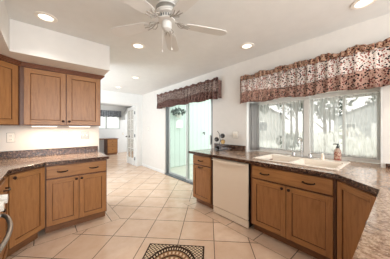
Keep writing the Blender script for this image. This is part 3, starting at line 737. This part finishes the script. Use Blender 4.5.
for k in range(5):
    a = math.radians(50+72*k); ca, sa = math.cos(a), math.sin(a)
    bm = bmesh.new(); pr = [(.17, -.045), (.22, -.056), (.48, -.066), (.54, -.055), (.565, -.02), (.565, .02), (.54, .055), (.48, .066), (.22, .056), (.17, .045)]
    prism(bm, pr, -.003, .003)
    bl = obj('blade', bm, 'fan_white', f, .001, False, (0, 0, 2.235), (math.radians(7), 0, a))
    bm = bmesh.new()
    tube(bm, [(.06, 0, .018), (.10, .0, .012), (.15, .02, -.008), (.20, .035, -.008)], [.007, .006, .005, .003], 8)
    tube(bm, [(.10, .0, .012), (.15, -.02, -.008), (.20, -.035, -.008)], [.006, .005, .003], 8)
    tube(bm, [(.12, .012, -.004), (.16, .0, -.009), (.21, .0, -.009)], [.005, .005, .003], 8)
    tube(bm, [(.09, .0, .014), (.105, .03, .005), (.13, .045, -.004), (.15, .03, -.008)], .0035, 8)
    tube(bm, [(.09, .0, .014), (.105, -.03, .005), (.13, -.045, -.004), (.15, -.03, -.008)], .0035, 8)
    obj('blade_iron', bm, 'iron', bl, 0, True)
for x, y, z in ((-.03, .02, 1.98), (.035, -.025, 2.0)):
    bm = bmesh.new(); tube(bm, [(x, y, 2.19), (x, y, z+.02)], .0009, 6); lathe(bm, [(.001, z+.025), (.005, z+.018), (.006, z+.005), (.001, z)], 10, (x, y)); obj('pull_chain', bm, 'fan_white', f)

# ------------------------------------------------------------------ french door leaf, open into the far room
dl = thing('door_2', 'white french door leaf with small glass panes standing open', 'door', (2.435, YF+.1, 0)); dl['kind'] = 'structure'
bm = bmesh.new(); x0, x1 = -.018, .018; Lw = .73; Hh = 2.06
for b in ((x0, .01, .012, x1, .09, Hh), (x0, Lw-.08, .012, x1, Lw, Hh), (x0, .09, .012, x1, Lw-.08, .25), (x0, .09, Hh-.10, x1, Lw-.08, Hh)): box(bm, *b)
box(bm, x0+.005, Lw/2-.012, .25, x1-.005, Lw/2+.012, Hh-.10)
for k in range(1, 5):
    z = .25+(Hh-.35)*k/5; box(bm, x0+.005, .09, z-.011, x1-.005, Lw-.08, z+.011)
obj('door_frame', bm, 'trim', dl, .002)
obj('glass_pane', B((-.003, .09, .25, .003, Lw-.08, Hh-.10)), 'glass_door', dl)
bm = bmesh.new(); lathe(bm, [(.012, -.055), (.026, -.07), (.028, -.05), (.010, -.035), (.022, -.02), (.022, .02), (.010, .035), (.028, .05), (.026, .07), (.012, .075)], 16, (Lw-.045, 1.0), 'x'); obj('knob', bm, 'bronze', dl, 0, True)
for z in (.25, 1.05, 1.85): obj('hinge', B((-.022, -.004, z-.05, .012, .012, z+.05)), 'alu_dark', dl, .002)

# ------------------------------------------------------------------ far room
w = struct('window_2', B((1.42, 9.99, 1.26, 1.48, 10.05, 2.16), (3.12, 9.99, 1.26, 3.18, 10.05, 2.16), (1.48, 9.99, 1.26, 3.12, 10.05, 1.31), (1.48, 9.99, 2.11, 3.12, 10.05, 2.16), (2.46, 9.98, 1.31, 2.53, 10.05, 2.11)), 'alu', 'window with pleated white shade in the room beyond the doorway', 'window')
obj('glass_pane', B((1.48, 10.03, 1.31, 3.12, 10.035, 2.11)), 'glass', w)
t = NT('white_shade', .8, .1); X, Y, Z = t.xyz(); t.color(t.mix(t.M('FRACT', t.M('DIVIDE', Z, .05)), (.8, .83, .85), (.95, .95, .95)))
tl = t.n('ShaderNodeBsdfTranslucent'); tl.inputs[0].default_value = (.95, .96, .97, 1); mx = t.n('ShaderNodeMixShader'); mx.inputs[0].default_value = .6
t.link(t.b.outputs[0], mx.inputs[1]); t.link(tl.outputs[0], mx.inputs[2]); t.link(mx.outputs[0], t.t.nodes['Material Output'].inputs[0]); M['shade'] = t.m
for i, (xa, xb) in enumerate(((1.49, 2.45), (2.54, 3.11))):
    bm = bmesh.new(); n = 32; P_ = []
    for k in range(n+1):
        z = 1.32+(2.11-1.32)*k/n; P_.append((bm.verts.new((xa, 10.0+(.012 if k % 2 else 0), z)), bm.verts.new((xb, 10.0+(.012 if k % 2 else 0), z))))
    for k in range(n): bm.faces.new((P_[k][0], P_[k][1], P_[k+1][1], P_[k+1][0]))
    o = obj('pleated_shade', bm, 'shade'); tag(o, ('wide white pleated shade in the left window bay of the far room', 'narrow white pleated shade in the right window bay of the far room')[i], 'window shade', 'pleated shades in the far room')
M['blue_cloth'] = paint('blue_grey_cloth', lin(196, 202, 210), .9, .1, .5, 14)
bm = bmesh.new(); n = 120; rows = []
for z, am in ((1.90, .03), (2.0, .025), (2.12, .02), (2.23, .015)):
    rows.append([bm.verts.new((1.3+(3.22-1.3)*i/n, 9.92+am*math.sin(i*.9), z+(.012*math.sin(i*.45) if z == 1.90 else 0))) for i in range(n+1)])
for k in range(3):
    for i in range(n): bm.faces.new((rows[k][i], rows[k][i+1], rows[k+1][i+1], rows[k+1][i]))
o = obj('valance', bm, 'blue_cloth'); m = o.modifiers.new('s', 'SOLIDIFY'); m.thickness = .006
tag(o, 'blue-grey patterned valance on the far room window', 'valance')
dk = thing('desk', 'small built-in brown desk with three drawers in the far room', 'desk', (1.58, 9.3, 0))
obj('desktop', B((-.1, -.02, .77, 1.30, .62, .80)), 'wood_crown', dk, .004)
obj('pedestal', B((.78, .02, .08, 1.27, .60, .77)), 'wood_dark', dk, .002)
obj('toe_kick', B((.80, .07, 0, 1.25, .58, .08)), 'wood_toe', dk)
obj('side_panel', B((-.08, .02, 0, -.05, .60, .77)), 'wood', dk, .002)
for z0, z1 in ((.60, .755), (.43, .585), (.10, .415)):
    o = obj('drawer', B((.80, .0, z0, 1.25, .02, z1)), 'wood_h', dk, .003)
    obj('knob', knob_mesh(), 'bronze', o, 0, True, (1.02, 0, (z0+z1)/2))
# sloping stair soffit in the far room
bm = bmesh.new(); a = [bm.verts.new(p) for p in ((3.62, 9.4, 2.479), (4.9, 9.4, 2.479), (4.9, 9.4, 2.2), (3.9, 9.4, 2.2), (3.25, 9.4, 1.75), (3.25, 9.4, 2.0))]

b = [bm.verts.new((v.co.x, 9.975, v.co.z)) for v in a]
bm.faces.new(a); bm.faces.new(b[::-1])
for i in range(6): bm.faces.new((a[i], a[(i+1) % 6], b[(i+1) % 6], b[i]))
struct('soffit_far_room', bm, 'wall_white', 'sloping white soffit at the right of the far room', 'soffit')

# ------------------------------------------------------------------ floor mat
t = NT('woven_mat', .9, .1); X, Y, Z = t.xyz()      # local x along the short top edge (0 to .62), y down its length (0 to .92)
u = t.M('SUBTRACT', X, .31); v = t.M('SUBTRACT', Y, .46)
ex = t.M('DIVIDE', u, .272); ey = t.M('DIVIDE', v, .42)
R_ = t.M('SQRT', t.M('ADD', t.M('MULTIPLY', ex, ex), t.M('MULTIPLY', ey, ey)))
ang = t.M('ARCTAN2', ey, ex)
def band(lo, hi): return t.M('MULTIPLY', t.M('GREATER_THAN', R_, lo), t.M('LESS_THAN', R_, hi))
def dots(nn, ph=0): return t.M('GREATER_THAN', t.M('SINE', t.M('ADD', t.M('MULTIPLY', ang, nn), ph)), .0)
dk_, cr_, tn_ = lin(58, 40, 32), lin(222, 200, 172), lin(150, 112, 80)
lat = t.M('GREATER_THAN', t.M('ABSOLUTE', t.M('SINE', t.M('MULTIPLY', t.M('ADD', X, Y), 75))), .42)
lat2 = t.M('GREATER_THAN', t.M('ABSOLUTE', t.M('SINE', t.M('MULTIPLY', t.M('SUBTRACT', X, Y), 75))), .42)
c = t.mix(t.M('MULTIPLY', lat, lat2), dk_, cr_)
c = t.mix(t.M('LESS_THAN', R_, 1.04), c, dk_)
c = t.mix(band(.90, .97), c, cr_); c = t.mix(t.M('MULTIPLY', band(.90, .97), dots(60)), c, dk_)
c = t.mix(t.M('LESS_THAN', R_, .86), c, tn_)
c = t.mix(t.M('MULTIPLY', band(.74, .82), dots(34)), c, cr_)
c = t.mix(band(.66, .70), c, dk_)
c = t.mix(t.M('MULTIPLY', band(.5, .63), dots(22)), c, cr_)
c = t.mix(band(.38, .42), c, dk_); c = t.mix(t.M('MULTIPLY', t.M('LESS_THAN', R_, .36), dots(12)), c, cr_)
bd = t.M('MAXIMUM', t.M('GREATER_THAN', t.M('ABSOLUTE', u), .293), t.M('GREATER_THAN', t.M('ABSOLUTE', v), .443))
c = t.mix(bd, c, dk_); t.color(c); t.bump(t.noise(300, 2), .4, .004); M['mat'] = t.m
bm = B((0, 0, .0, .62, .92, .009))
o = obj('floor_mat', bm, 'mat', None, .003, False, (.926, 1.876, .0005), (0, 0, math.radians(-45)))
o.scale = (1, -1, 1); o.data.flip_normals()
tag(o, 'brown and cream medallion floor mat lying diagonally on the tiles', 'mat')
